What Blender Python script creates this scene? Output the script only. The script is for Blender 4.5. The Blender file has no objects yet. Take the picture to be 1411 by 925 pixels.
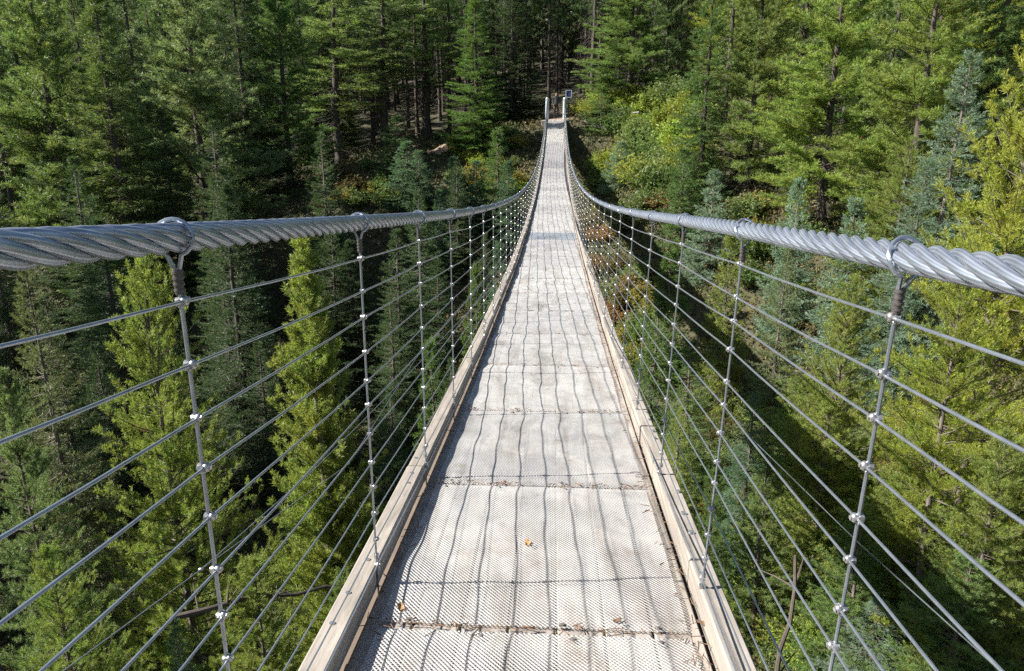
import bpy, bmesh, math, random
import numpy as np
from mathutils import Vector, Matrix

R_ = math.radians
SC = bpy.context.scene
COL = SC.collection
RNG = np.random.default_rng(11)
random.seed(5)

# ------------------------------------------------------------------ camera
PITCH, YAW, FPX = R_(17.0), R_(3.2), 1046.0
PW, PH = 1411.0, 925.0
cam_d = bpy.data.cameras.new('camera')
cam_d.sensor_width = 36.0
cam_d.lens = 36.0 * FPX / PW
cam_d.clip_start = 0.05
cam_d.clip_end = 1500
cam = bpy.data.objects.new('camera', cam_d)
COL.objects.link(cam)
cam.location = (0, 0, 0)
cam.rotation_euler = (R_(90) - PITCH, 0, YAW)
SC.camera = cam

# ------------------------------------------------------------------ light
SUN_EL, SUN_AZ = R_(39.5), R_(7)          # light arrives from the left, a little from behind
sdir = Vector((-math.cos(SUN_EL) * math.cos(SUN_AZ), -math.cos(SUN_EL) * math.sin(SUN_AZ), math.sin(SUN_EL)))
w = bpy.data.worlds.new('World')
SC.world = w
w.use_nodes = True
nt = w.node_tree
bg = nt.nodes['Background']
sky = nt.nodes.new('ShaderNodeTexSky')
sky.sky_type = 'NISHITA'
sky.sun_disc = False
sky.sun_elevation = SUN_EL
sky.sun_rotation = math.atan2(sdir.x, sdir.y)
sky.air_density = 1.0
sky.dust_density = 0.6
nt.links.new(sky.outputs[0], bg.inputs[0])
bg.inputs[1].default_value = 0.052
sd = bpy.data.lights.new('sun', 'SUN')
sd.energy = 5.0
sd.angle = R_(0.5)
sd.color = (1.0, 0.95, 0.87)
so = bpy.data.objects.new('sun', sd)
COL.objects.link(so)
so.rotation_euler = sdir.to_track_quat('Z', 'Y').to_euler()

SC.view_settings.view_transform = 'Standard'
SC.view_settings.look = 'None'
SC.view_settings.exposure = 1.14
SC.view_settings.gamma = 1.0
SC.view_settings.use_curve_mapping = False
SC.cycles.max_bounces = 6
SC.cycles.diffuse_bounces = 3
SC.cycles.glossy_bounces = 2
SC.cycles.transmission_bounces = 3
SC.cycles.use_adaptive_sampling = True
SC.cycles.adaptive_threshold = 0.02
SC.cycles.use_denoising = False
SC.cycles.sample_clamp_indirect = 4.0

# ------------------------------------------------------------------ helpers
def ray(px, py):
    """world direction through a pixel of the photograph"""
    u, v = (px - PW / 2) / FPX, -(py - PH / 2) / FPX
    f = v * math.sin(PITCH) + math.cos(PITCH)
    z = v * math.cos(PITCH) - math.sin(PITCH)
    return Vector((u * math.cos(YAW) - f * math.sin(YAW), u * math.sin(YAW) + f * math.cos(YAW), z))

def at(px, py, D):
    """the point along a pixel's ray at ground distance D"""
    d = ray(px, py)
    return d * (D / math.hypot(d.x, d.y))

def tag(o, label=None, cat=None, group=None, kind=None):
    if label: o['label'] = label
    if cat: o['category'] = cat
    if group: o['group'] = group
    if kind: o['kind'] = kind
    return o

def empty(name, loc=(0, 0, 0), label=None, cat=None, group=None):
    o = bpy.data.objects.new(name, None)
    COL.objects.link(o)
    o.location = loc
    o.empty_display_size = 0.2
    return tag(o, label, cat, group)

def link(name, me, parent=None, mat=None):
    if mat is not None and not me.materials:
        me.materials.append(mat)
    o = bpy.data.objects.new(name, me)
    COL.objects.link(o)
    if parent is not None:
        o.parent = parent
    return o

def np_mesh(name, V, F, smooth=False):
    """mesh from arrays: V (n,3), F (m,k)"""
    V = np.asarray(V, dtype=np.float32); F = np.asarray(F, dtype=np.int32)
    k = F.shape[1]
    me = bpy.data.meshes.new(name)
    me.vertices.add(len(V)); me.vertices.foreach_set('co', V.ravel())
    me.loops.add(F.size); me.loops.foreach_set('vertex_index', F.ravel())
    me.polygons.add(len(F))
    me.polygons.foreach_set('loop_start', np.arange(0, F.size, k, dtype=np.int32))
    me.polygons.foreach_set('loop_total', np.full(len(F), k, dtype=np.int32))
    me.polygons.foreach_set('use_smooth', np.full(len(F), smooth))
    me.update(calc_edges=True)
    return me

def unit(a):
    return a / np.maximum(np.linalg.norm(a, axis=-1, keepdims=True), 1e-9)

def tubes(P, rad, sides=5, caps=True):
    """P (N,K,3) polylines, rad (N,K): arrays of verts and quads (caps as degenerate-free quads are skipped for many thin twigs)"""
    P = np.asarray(P, float); rad = np.asarray(rad, float)
    N, K, _ = P.shape
    T = np.empty_like(P)
    T[:, 1:-1] = P[:, 2:] - P[:, :-2]
    T[:, 0] = P[:, 1] - P[:, 0]; T[:, -1] = P[:, -1] - P[:, -2]
    T = unit(T)
    m = unit(T.mean(axis=1))
    ref = np.where(np.abs(m[:, 2:3]) > 0.8, np.array([[1.0, 0, 0]]), np.array([[0, 0, 1.0]]))
    U = unit(np.cross(np.repeat(ref[:, None], K, 1), T))
    Wv = np.cross(T, U)
    a = np.arange(sides) * 2 * math.pi / sides
    V = P[:, :, None] + rad[:, :, None, None] * (np.cos(a)[None, None, :, None] * U[:, :, None] + np.sin(a)[None, None, :, None] * Wv[:, :, None])
    idx = np.arange(N * K * sides).reshape(N, K, sides)
    nx = np.roll(idx, -1, axis=2)
    F = np.stack([idx[:, :-1], nx[:, :-1], nx[:, 1:], idx[:, 1:]], axis=-1).reshape(-1, 4)
    return V.reshape(-1, 3), F

class MB:
    """collects shapes into one mesh"""
    def __init__(self):
        self.bm = bmesh.new()
    def box(self, c, s, rot=None, bev=0.0):
        M = Matrix.Translation(c) @ (rot.to_4x4() if rot else Matrix.Identity(4)) @ Matrix.Diagonal((s[0], s[1], s[2], 1))
        r = bmesh.ops.create_cube(self.bm, size=1.0, matrix=M)
        if bev > 0:
            es = list({e for v in r['verts'] for e in v.link_edges})
            bmesh.ops.bevel(self.bm, geom=es, offset=bev, segments=1, affect='EDGES', profile=0.7)
        return self
    def cyl(self, p0, p1, r0, r1=None, n=12):
        p0, p1 = Vector(p0), Vector(p1)
        r1 = r0 if r1 is None else r1
        q = (p1 - p0).to_track_quat('Z', 'Y').to_matrix().to_4x4()
        M = Matrix.Translation((p0 + p1) / 2) @ q
        bmesh.ops.create_cone(self.bm, cap_ends=True, segments=n, radius1=r0, radius2=max(r1, 1e-4), depth=(p1 - p0).length, matrix=M)
        return self
    def ball(self, c, s, n=10):
        M = Matrix.Translation(c) @ Matrix.Diagonal((s[0], s[1], s[2], 1))
        bmesh.ops.create_uvsphere(self.bm, u_segments=n, v_segments=max(6, n - 3), radius=1.0, matrix=M)
        return self
    def path(self, pts, r, sides=8):
        V, F = tubes(np.array([[tuple(p) for p in pts]]), np.full((1, len(pts)), r) if np.isscalar(r) else np.array([r]), sides)
        vs = [self.bm.verts.new(v) for v in V]
        for f in F: self.bm.faces.new([vs[i] for i in f])
        self.bm.faces.new(vs[:sides][::-1]); self.bm.faces.new(vs[-sides:])
        return self
    def mesh(self, name, smooth=False):
        me = bpy.data.meshes.new(name)
        bmesh.ops.recalc_face_normals(self.bm, faces=self.bm.faces)
        self.bm.to_mesh(me); self.bm.free()
        if smooth:
            me.polygons.foreach_set('use_smooth', [True] * len(me.polygons))
            try: me.set_sharp_from_angle(angle=R_(40))
            except Exception: pass
        return me
    def build(self, name, mat, parent=None, smooth=False):
        return link(name, self.mesh(name, smooth), parent, mat)

# ------------------------------------------------------------------ materials
def new_mat(name):
    m = bpy.data.materials.new(name); m.use_nodes = True
    t = m.node_tree
    return m, t, t.nodes['Principled BSDF']

def N(t, kind, **kw):
    n = t.nodes.new(kind)
    for k, v in kw.items():
        if hasattr(n, k): setattr(n, k, v)
        else: n.inputs[k].default_value = v
    return n

def ramp(t, fac, stops):
    r = t.nodes.new('ShaderNodeValToRGB')
    e = r.color_ramp.elements
    while len(e) < len(stops): e.new(0.5)
    for el, (p, c) in zip(e, stops):
        el.position = p; el.color = (*c, 1)
    t.links.new(fac, r.inputs[0])
    return r.outputs[0]

def noise(t, scale, detail=4, rough=0.6, vec=None, dist=0.0):
    n = t.nodes.new('ShaderNodeTexNoise')
    n.inputs['Scale'].default_value = scale; n.inputs['Detail'].default_value = detail
    n.inputs['Roughness'].default_value = rough; n.inputs['Distortion'].default_value = dist
    if vec is not None: t.links.new(vec, n.inputs['Vector'])
    return n.outputs['Fac']

def mapping(t, scale, src='Object'):
    tc = t.nodes.new('ShaderNodeTexCoord'); mp = t.nodes.new('ShaderNodeMapping')
    mp.inputs['Scale'].default_value = scale
    t.links.new(tc.outputs[src], mp.inputs[0])
    return mp.outputs[0]

def mix(t, fac, a, b, mode='MIX'):
    m = t.nodes.new('ShaderNodeMix'); m.data_type = 'RGBA'; m.blend_type = mode
    for sock, val in ((m.inputs[0], fac), (m.inputs[6], a), (m.inputs[7], b)):
        if hasattr(val, 'is_linked'): t.links.new(val, sock)
        elif isinstance(val, (int, float)): sock.default_value = val
        else: sock.default_value = (*val, 1)
    return m.outputs[2]

def bump(t, h, strength, dist, bsdf):
    b = t.nodes.new('ShaderNodeBump'); b.inputs['Strength'].default_value = strength; b.inputs['Distance'].default_value = dist
    t.links.new(h, b.inputs['Height']); t.links.new(b.outputs[0], bsdf.inputs['Normal'])

def metal_mat(name, c0, c1, metallic, rough, scale=30):
    m, t, b = new_mat(name)
    f = noise(t, scale, 5, 0.65, mapping(t, (1, 1, 1)))
    t.links.new(ramp(t, f, [(0.3, c0), (0.7, c1)]), b.inputs['Base Color'])
    b.inputs['Metallic'].default_value = metallic; b.inputs['Roughness'].default_value = rough
    return m

M = {}
M['wire'] = metal_mat('galvanised_wire', (0.29, 0.325, 0.375), (0.42, 0.46, 0.52), 0.75, 0.33)
M['clip'] = metal_mat('zinc_clip', (0.34, 0.34, 0.34), (0.58, 0.57, 0.56), 0.75, 0.34, 90)
M['sleeve'] = metal_mat('rusty_sleeve', (0.06, 0.052, 0.05), (0.15, 0.135, 0.13), 0.3, 0.5, 120)
M['post'] = metal_mat('painted_post', (0.42, 0.48, 0.55), (0.54, 0.59, 0.65), 0.05, 0.5)
M['cap'] = metal_mat('pale_cap', (0.7, 0.7, 0.7), (0.85, 0.85, 0.84), 0.0, 0.4)
M['sheet'] = metal_mat('expanded_sheet', (0.435, 0.428, 0.415), (0.585, 0.575, 0.558), 0.25, 0.45, 6)
M['sheet_shade_blue'] = metal_mat('expanded_sheet_shade_blue', (0.26, 0.29, 0.33), (0.38, 0.41, 0.45), 0.25, 0.45, 6)  # bluish sheet tint standing in for tree shade
M['sheet_shade_grey'] = metal_mat('expanded_sheet_shade_grey', (0.33, 0.325, 0.335), (0.45, 0.44, 0.45), 0.25, 0.45, 6)  # grey sheet tint standing in for tree shade
M['bolt'] = metal_mat('dark_bolt', (0.16, 0.14, 0.12), (0.32, 0.29, 0.26), 0.5, 0.5, 120)

# main rope: strands with fine wires (uv: around the strand, along the strand)
m, t, b = new_mat('rope_strand')
uv = t.nodes.new('ShaderNodeUVMap')
sep = t.nodes.new('ShaderNodeSeparateXYZ'); t.links.new(uv.outputs[0], sep.inputs[0])
ma = N(t, 'ShaderNodeMath', operation='MULTIPLY'); ma.inputs[1].default_value = 9 * 2 * math.pi; t.links.new(sep.outputs[0], ma.inputs[0])
mb_ = N(t, 'ShaderNodeMath', operation='MULTIPLY'); mb_.inputs[1].default_value = 2 * math.pi / 0.10; t.links.new(sep.outputs[1], mb_.inputs[0])
ad = N(t, 'ShaderNodeMath', operation='ADD'); t.links.new(ma.outputs[0], ad.inputs[0]); t.links.new(mb_.outputs[0], ad.inputs[1])
sn = N(t, 'ShaderNodeMath', operation='SINE'); t.links.new(ad.outputs[0], sn.inputs[0])
mr = t.nodes.new('ShaderNodeMapRange'); mr.inputs[1].default_value = -1; t.links.new(sn.outputs[0], mr.inputs[0])
nf = noise(t, 14, 4, 0.6, mapping(t, (1, 1, 1)))
cc = ramp(t, nf, [(0.3, (0.38, 0.425, 0.49)), (0.7, (0.56, 0.61, 0.68))])
t.links.new(mix(t, mr.outputs[0], mix(t, 1.0, cc, (0.62, 0.62, 0.65), 'MULTIPLY'), cc), b.inputs['Base Color'])
b.inputs['Metallic'].default_value = 0.75; b.inputs['Roughness'].default_value = 0.42
bump(t, mr.outputs[0], 0.3, 0.001, b)
M['rope'] = m

def wood_mat(name, stops, streak=(40, 1.2, 40), rough=0.8, bumpv=0.25, blotch=(0.75, 1.0)):
    m, t, b = new_mat(name)
    v = mapping(t, streak)
    f = noise(t, 1.0, 6, 0.7, v, 0.4)
    f2 = noise(t, 1.7, 4, 0.6, mapping(t, (1, 1, 1)))
    oi = t.nodes.new('ShaderNodeObjectInfo')
    c = ramp(t, f, stops)
    c = mix(t, 1.0, c, ramp(t, f2, [(0.35, (blotch[0],) * 3), (0.65, (blotch[1],) * 3)]), 'MULTIPLY')
    c = mix(t, 1.0, c, ramp(t, oi.outputs['Random'], [(0, (0.88, 0.86, 0.84)), (1, (1.0, 1.0, 1.0))]), 'MULTIPLY')
    t.links.new(c, b.inputs['Base Color'])
    b.inputs['Roughness'].default_value = rough
    bump(t, f, bumpv, 0.004, b)
    return m
M['plank'] = wood_mat('weathered_plank', [(0.25, (0.30, 0.27, 0.24)), (0.5, (0.48, 0.44, 0.40)), (0.75, (0.62, 0.57, 0.52))])
M['curb'] = wood_mat('curb_timber', [(0.22, (0.20, 0.17, 0.15)), (0.42, (0.33, 0.295, 0.255)), (0.6, (0.43, 0.385, 0.335)), (0.8, (0.53, 0.48, 0.425))], (45, 0.9, 45), 0.85, 0.5)
M['beam'] = wood_mat('beam_timber', [(0.25, (0.16, 0.12, 0.09)), (0.75, (0.32, 0.26, 0.21))])
M['deadwood'] = wood_mat('bleached_wood', [(0.2, (0.25, 0.22, 0.19)), (0.7, (0.52, 0.49, 0.45))], (8, 8, 8))
M['darkwood'] = wood_mat('dark_dead_wood', [(0.2, (0.05, 0.04, 0.033)), (0.7, (0.15, 0.12, 0.10))], (8, 8, 8))

for k_ in ('sheet', 'sheet_shade_grey', 'sheet_shade_blue', 'plank'):
    t = M[k_].node_tree; b = t.nodes['Principled BSDF']
    src = b.inputs['Base Color'].links[0].from_socket
    ge = t.nodes.new('ShaderNodeNewGeometry'); oi = t.nodes.new('ShaderNodeObjectInfo')
    mp = t.nodes.new('ShaderNodeMapping'); mp.inputs['Scale'].default_value = (5.0, 1.0, 1.0)
    t.links.new(ge.outputs['Position'], mp.inputs[0])
    st = noise(t, 1.1, 6, 0.65, mp.outputs[0], 0.5)
    st2 = noise(t, 6.0, 4, 0.7, ge.outputs['Position'])
    c = mix(t, 1.0, src, ramp(t, st, [(0.34, (0.70, 0.68, 0.66)), (0.52, (1.0, 1.0, 1.0)), (0.68, (0.82, 0.84, 0.86))]), 'MULTIPLY')
    c = mix(t, 1.0, c, ramp(t, st2, [(0.30, (0.74, 0.70, 0.66)), (0.42, (1.0, 1.0, 1.0))]), 'MULTIPLY')
    c = mix(t, 1.0, c, ramp(t, oi.outputs['Random'], [(0, (0.80, 0.80, 0.81)), (1, (1.08, 1.07, 1.05))]), 'MULTIPLY')
    t.links.new(c, b.inputs['Base Color'])

def bark_mat(name, c0, c1):
    m, t, b = new_mat(name)
    f = noise(t, 1.0, 5, 0.7, mapping(t, (14, 14, 3)))
    f2 = noise(t, 0.7, 3, 0.6, mapping(t, (1, 1, 1)))
    c = ramp(t, f, [(0.3, c0), (0.7, c1)])
    c = mix(t, 1.0, c, ramp(t, f2, [(0.3, (0.7, 0.66, 0.62)), (0.7, (1.0, 1.0, 1.0))]), 'MULTIPLY')
    t.links.new(c, b.inputs['Base Color']); b.inputs['Roughness'].default_value = 0.9
    bump(t, f, 0.5, 0.02, b)
    return m
M['bark'] = bark_mat('pine_bark', (0.045, 0.037, 0.032), (0.15, 0.127, 0.112))
M['bark_grey'] = bark_mat('grey_bark', (0.09, 0.075, 0.065), (0.27, 0.235, 0.205))

def leaf_mat(name, trans=0.3, dead=0.02, vary=0.35, spec=0.25):
    """foliage: tint comes from the object's own colour; each needle or leaf varies a little"""
    m, t, b = new_mat(name)
    oi = t.nodes.new('ShaderNodeObjectInfo'); ge = t.nodes.new('ShaderNodeNewGeometry')
    n1 = noise(t, 1.3, 3, 0.6, mapping(t, (1, 1, 1)))
    c = oi.outputs['Color']
    hs = t.nodes.new('ShaderNodeHueSaturation')
    mr = t.nodes.new('ShaderNodeMapRange'); t.links.new(ge.outputs['Random Per Island'], mr.inputs[0])
    mr.inputs[3].default_value = 1 - vary; mr.inputs[4].default_value = 1 + vary
    t.links.new(mr.outputs[0], hs.inputs['Value'])
    mh = t.nodes.new('ShaderNodeMapRange'); t.links.new(n1, mh.inputs[0])
    mh.inputs[1].default_value = 0.3; mh.inputs[2].default_value = 0.7
    mh.inputs[3].default_value = 0.480; mh.inputs[4].default_value = 0.522
    t.links.new(mh.outputs[0], hs.inputs['Hue'])
    t.links.new(c, hs.inputs['Color'])
    # a few dead rusty needles in their own patches
    n2 = noise(t, 0.9, 2, 0.5, mapping(t, (1, 1, 1.3)))
    dm = t.nodes.new('ShaderNodeMapRange'); t.links.new(n2, dm.inputs[0])
    dm.inputs[1].default_value = 0.73 - dead; dm.inputs[2].default_value = 0.77 - dead
    col = mix(t, dm.outputs[0], hs.outputs[0], (0.15, 0.065, 0.02))
    t.links.new(col, b.inputs['Base Color'])
    b.inputs['Roughness'].default_value = 0.5
    b.inputs['Specular IOR Level'].default_value = spec
    tr = t.nodes.new('ShaderNodeBsdfTranslucent')
    t.links.new(mix(t, 1.0, col, (trans * 2.2, trans * 2.2, trans * 1.4), 'MULTIPLY'), tr.inputs[0])
    ms = t.nodes.new('ShaderNodeAddShader')
    out = t.nodes['Material Output']
    t.links.new(b.outputs[0], ms.inputs[0]); t.links.new(tr.outputs[0], ms.inputs[1]); t.links.new(ms.outputs[0], out.inputs[0])
    return m
M['needle'] = leaf_mat('pine_needles', 0.45, 0.0)
M['spruce'] = leaf_mat('spruce_needles', 0.35, -0.05, 0.30)
M['leaf'] = leaf_mat('shrub_leaves', 0.45, -0.04, 0.35)

# ------------------------------------------------------------------ terrain
CP = [(0,-3,-1.7),(-10,-3,-1.7),(12,-3,-1.4),(0,2.5,-6),(0,7,-10.5),(-8,4,-7.5),(-8,9,-11),(-8,14,-11.8),(-15,12,-11.6),(-20,0,-4),
      (-25,20,-11.3),(-15,25,-12.2),(0,15,-12.6),(0,24,-12.9),(-6,30,-12),(5,12,-9.3),(7,10,-8.2),(10,7,-6),(12,14,-6.4),(5,22,-9.8),
      (12,26,-4.0),(10,33,-4.4),(18,20,-3.5),(2.5,30,-8.0),(2.5,38,-5.4),(0,34,-9.6),(0,42,-6.2),(0,48,-3.4),(0,52.5,-1.35),(0,58,-1.0),
      (-10,48,-3.7),(-10,40,-8.2),(-10,52,-3.3),(-25,44,-6.5),(-25,34,-10),(-40,40,-7),(-25,55,-5.5),(-40,55,-5.5),(8,48,-0.3),(6,42,-2.6),
      (12,46,0.4),(10,54,0.8),(20,38,-0.6),(25,26,-1.5),(20,54,1.5),(35,40,2),(35,20,0),(0,75,0.6),(-30,80,-2.5),(30,80,4),(0,110,6),
      (-60,110,4),(60,110,9),(0,175,22),(-130,175,22),(130,175,24),(-120,40,-5),(120,40,8),(-120,-35,-2),(120,-35,1),(0,-35,-1),(-60,0,-4),
      (60,0,1),(-60,40,-6),(60,50,5),(-12,18,-12.3),(4,52,-0.9),(-4,52,-2.0)]
CP = np.array(CP, float)
def _tps(a, b):
    d2 = ((a[:, None, :2] - b[None, :, :2]) ** 2).sum(-1)
    return np.where(d2 > 0, 0.5 * d2 * np.log(np.maximum(d2, 1e-12)), 0.0)
_n = len(CP)
_A = np.zeros((_n + 3, _n + 3)); _A[:_n, :_n] = _tps(CP, CP) + np.eye(_n) * 2.0
_P = np.c_[np.ones(_n), CP[:, :2]]; _A[:_n, _n:] = _P; _A[_n:, :_n] = _P.T
_W = np.linalg.solve(_A, np.r_[CP[:, 2], 0, 0, 0])
def terr(XY):
    XY = np.atleast_2d(np.asarray(XY, float))
    h = _tps(XY, CP) @ _W[:_n] + np.c_[np.ones(len(XY)), XY] @ _W[_n:]
    x, y = XY[:, 0], XY[:, 1]
    n = 0.22 * np.sin(x * 0.9 + 1.7 * np.sin(y * 0.31)) + 0.18 * np.sin(y * 1.1 + 1.3 * np.sin(x * 0.43) + 2) + 0.10 * np.sin(x * 2.3 + y * 1.7)
    # keep the trail and bridge ends smooth
    k = np.clip((np.abs(x) - 1.2) / 3.0, 0, 1)
    return h + n * k
def T(x, y): return float(terr([(x, y)])[0])

def grid_lines(a, b, fine0, fine1, fs, cs):
    L = list(np.arange(a, fine0, cs)) + list(np.arange(fine0, fine1, fs)) + list(np.arange(fine1, b + cs, cs))
    return np.array(L)
gx = grid_lines(-260, 260, -34, 34, 0.6, 6.0); gy = grid_lines(-80, 300, -4, 62, 0.6, 6.0)
GX, GY = np.meshgrid(gx, gy)
Zt = terr(np.c_[GX.ravel(), GY.ravel()])
V = np.c_[GX.ravel(), GY.ravel(), Zt]
ii = np.arange(len(V)).reshape(GX.shape)
F = np.stack([ii[:-1, :-1], ii[:-1, 1:], ii[1:, 1:], ii[1:, :-1]], -1).reshape(-1, 4)
m, t, b = new_mat('forest_floor')
v = mapping(t, (1, 1, 1))
f1 = noise(t, 0.35, 5, 0.65, v); f2 = noise(t, 3.5, 5, 0.7, v); f3 = noise(t, 0.8, 3, 0.6, v)
c = ramp(t, f1, [(0.35, (0.035, 0.045, 0.02)), (0.5, (0.075, 0.06, 0.038)), (0.68, (0.12, 0.085, 0.055))])
c = mix(t, f3, c, (0.06, 0.075, 0.03))
c = mix(t, 1.0, c, ramp(t, f2, [(0.3, (0.5, 0.5, 0.5)), (0.7, (1.25, 1.2, 1.1))]), 'MULTIPLY')
t.links.new(c, b.inputs['Base Color']); b.inputs['Roughness'].default_value = 0.95
bump(t, f2, 0.6, 0.12, b)
M['floor'] = m
g = link('ground', np_mesh('ground', V, F, True), None, m); tag(g, kind='structure')

# trail leaving the far end of the bridge, and the bare dirt edge of the bank
def strip(name, pts, wd, mat, lift=0.05):
    Vv, Ff = [], []
    K = 7
    for i, (x, y) in enumerate(pts):
        a = Vector(pts[max(i - 1, 0)]); c2 = Vector(pts[min(i + 1, len(pts) - 1)])
        d = (c2 - a).normalized(); nrm = Vector((d.y, -d.x))
        for k in range(K):
            s = (k / (K - 1) - 0.5) * wd * (1 + 0.25 * math.sin(i * 2.1))
            p = Vector((x, y)) + nrm * s
            Vv.append((p.x, p.y, T(p.x, p.y) + lift - 0.06 * (abs(2 * k / (K - 1) - 1)) ** 4))
    for i in range(len(pts) - 1):
        for k in range(K - 1):
            a = i * K + k; Ff.append((a, a + 1, a + K + 1, a + K))
    o = link(name, np_mesh(name, Vv, Ff, True), None, mat); tag(o, kind='structure'); return o
m, t, b = new_mat('trail_dirt')
f2 = noise(t, 5, 5, 0.7, mapping(t, (1, 1, 1)))
t.links.new(ramp(t, f2, [(0.3, (0.16, 0.11, 0.075)), (0.7, (0.34, 0.24, 0.17))]), b.inputs['Base Color']); b.inputs['Roughness'].default_value = 0.95
M['dirt'] = m
strip('trail', [(0.0, 53.6 + i * 0.8) for i in range(14)], 1.6, M['dirt'])
pA, pB = at(590, 219, 50.5), at(634, 208, 52.5)
strip('bare_dirt_path', [(pA.x + (pB.x - pA.x) * k / 8, pA.y + (pB.y - pA.y) * k / 8 + 0.3 * math.sin(k)) for k in range(9)], 1.9, M['dirt'], 0.16)

# ------------------------------------------------------------------ suspension bridge
BX = -0.051                 # bridge axis
Y0, Y1 = -2.6, 53.0
def deck(y): return -2.9 + 0.0024 * (y - 25.0) ** 2
def rail(y, s=-1): return -2.0 + np.where(np.asarray(y) < 27, 0.00271, 0.0033) * (y - 27.0) ** 2 - (0.018 if s < 0 else 0.050) * np.exp(-(y / 2.0) ** 2)
def slope(y): return 0.0048 * (y - 25.0)
HALF = 0.555                 # clear half width between the curbs
CABX = 0.580
RX = -0.023                # main ropes
GAP = 1.22
HGAP = 1.034
bridge = empty('suspension_bridge', (0, 0, 0), 'long cable footbridge with rope mesh sides and a metal mesh deck crossing the ravine', 'footbridge')

ys = [1.22 + HGAP * i for i in range(-2, 51)]
ys = [y for y in ys if y < 52.4]

def bar_along(name, x0, x1, z0, z1, ya, yb, mat, step=0.6, par=bridge, bev=0.004, jit=0.0):
    """a timber that follows the deck curve"""
    n = max(2, int((yb - ya) / step) + 1)
    prof = [(x0 + bev, z0), (x1 - bev, z0), (x1, z0 + bev), (x1, z1 - bev), (x1 - bev, z1), (x0 + bev, z1), (x0, z1 - bev), (x0, z0 + bev)]
    yy = np.linspace(ya, yb, n)
    Vv = []
    for y in yy:
        for (x, z) in prof: Vv.append((BX + x, y, deck(y) + z))
    bm = bmesh.new()
    vs = [bm.verts.new(v_) for v_ in Vv]; q = len(prof)
    for i in range(n - 1):
        for k in range(q):
            bm.faces.new((vs[i * q + k], vs[i * q + (k + 1) % q], vs[(i + 1) * q + (k + 1) % q], vs[(i + 1) * q + k]))
    bm.faces.new(vs[:q]); bm.faces.new(vs[-q:][::-1])
    bmesh.ops.recalc_face_normals(bm, faces=bm.faces)
    me = bpy.data.meshes.new(name); bm.to_mesh(me); bm.free()
    return link(name, me, par, mat)

for s in (-1, 1):
    xa, xb = sorted((s * (HALF - 0.008), s * (HALF + 0.085)))
    bar_along('stringer', xa, xb, -0.20, -0.052 if s < 0 else -0.054, Y0, Y1, M['beam'])
# planks under the metal sheets: seven boards with gaps
pw = (2 * HALF - 0.008) / 7
for i in range(7):
    x0 = -HALF + 0.004 + i * pw
    bar_along('deck_plank', x0 + 0.0035, x0 + pw - 0.0035, -0.045, -0.004 - 0.001 * (i % 3), Y0, Y1, M['plank'])
for y in ys:
    MB().box((BX, y, deck(y) - 0.252), (1.40, 0.09, 0.09), Matrix.Rotation(math.atan(slope(y)), 3, 'X'), 0.004).build('cross_beam', M['beam'], bridge)
for s in (-1, 1):
    ya = -4.02 if s < 0 else -3.3
    while ya < Y1 - 0.2:
        yb = min(ya + 3.66, Y1)
        j = random.uniform(-0.004, 0.004); g_ = 0.006 if s < 0 else 0.004
        xa, xb = HALF + g_ + j, HALF + g_ + 0.080 + j
        cb = bar_along('curb_timber', min(s * xa, s * xb), max(s * xa, s * xb), 0.0 if s < 0 else -0.03, 0.088 + random.uniform(-0.004, 0.006), ya, yb - 0.006, M['curb'], bev=0.006)
        if yb < 14:
            bm_ = MB()
            for yy in (ya + 0.10, ya + 0.24, yb - 0.95, yb - 1.18, yb - 1.36, yb - 0.22, yb - 0.10):
                c_ = Vector((BX + s * (HALF + 0.055 + random.uniform(-.015, .015)), yy, deck(yy) + 0.092))
                MB().cyl(c_ - Vector((0, 0, .008)), c_ + Vector((0, 0, .005)), 0.013, 0.009, 10).build('bolt_head', M['clip'], cb, True)
        ya = yb

# expanded metal sheets, real diamond strands
def sheet_mesh(name, L, seed):
    r = np.random.default_rng(seed)
    W = 1.005; p, cx = 0.0090, 0.0150
    rows = int(L / p); k = int(W / (cx / 2))
    K = np.arange(k + 1); J = np.arange(rows)
    X = (K * cx / 2 - W / 2)[None, :] + np.zeros((rows, 1))
    sgn = np.where((K[None, :] + J[:, None]) % 2 == 0, 1, -1)
    Y = p * (J[:, None] + 0.5) + 0.36 * p * sgn - L / 2
    # slight buckling of the sheet
    ph = r.uniform(0, 6, 6)
    fade = 1 - (2 * np.abs(Y) / L) ** 6
    Z = 0.012 + fade * (0.0055 * np.sin(X * 6 + ph[0]) * np.sin(Y * 4.2 + ph[1]) + 0.004 * np.sin(Y * 7 + X * 9 + ph[2]) * np.sin(X * 13 + ph[3]) + 0.0022 * np.sin(Y * 15 + X * 4 + ph[4]))
    Z = np.maximum(Z, 0.0025) - .006 * (1 - fade)
    hw = 0.0019
    a = np.stack([X, Y - hw, Z - 0.0004], -1); b_ = np.stack([X, Y + hw, Z + 0.0012], -1)
    V_ = np.concatenate([a.reshape(-1, 3), b_.reshape(-1, 3)]); n_ = rows * (k + 1)
    id_ = np.arange(n_).reshape(rows, k + 1)
    F_ = np.stack([id_[:, :-1], id_[:, 1:], id_[:, 1:] + n_, id_[:, :-1] + n_], -1).reshape(-1, 4)
    return np_mesh(name, V_, F_)
sheets = {}
def sheet(var, mat, L=1.185):
    k = (var, mat, L)
    if k not in sheets:
        me = sheet_mesh('deck_sheet', L, 40 + var); me.materials.append(M[mat]); sheets[k] = me
    return sheets[k]
py = 2.07 - GAP * 4
i = 0
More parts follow.
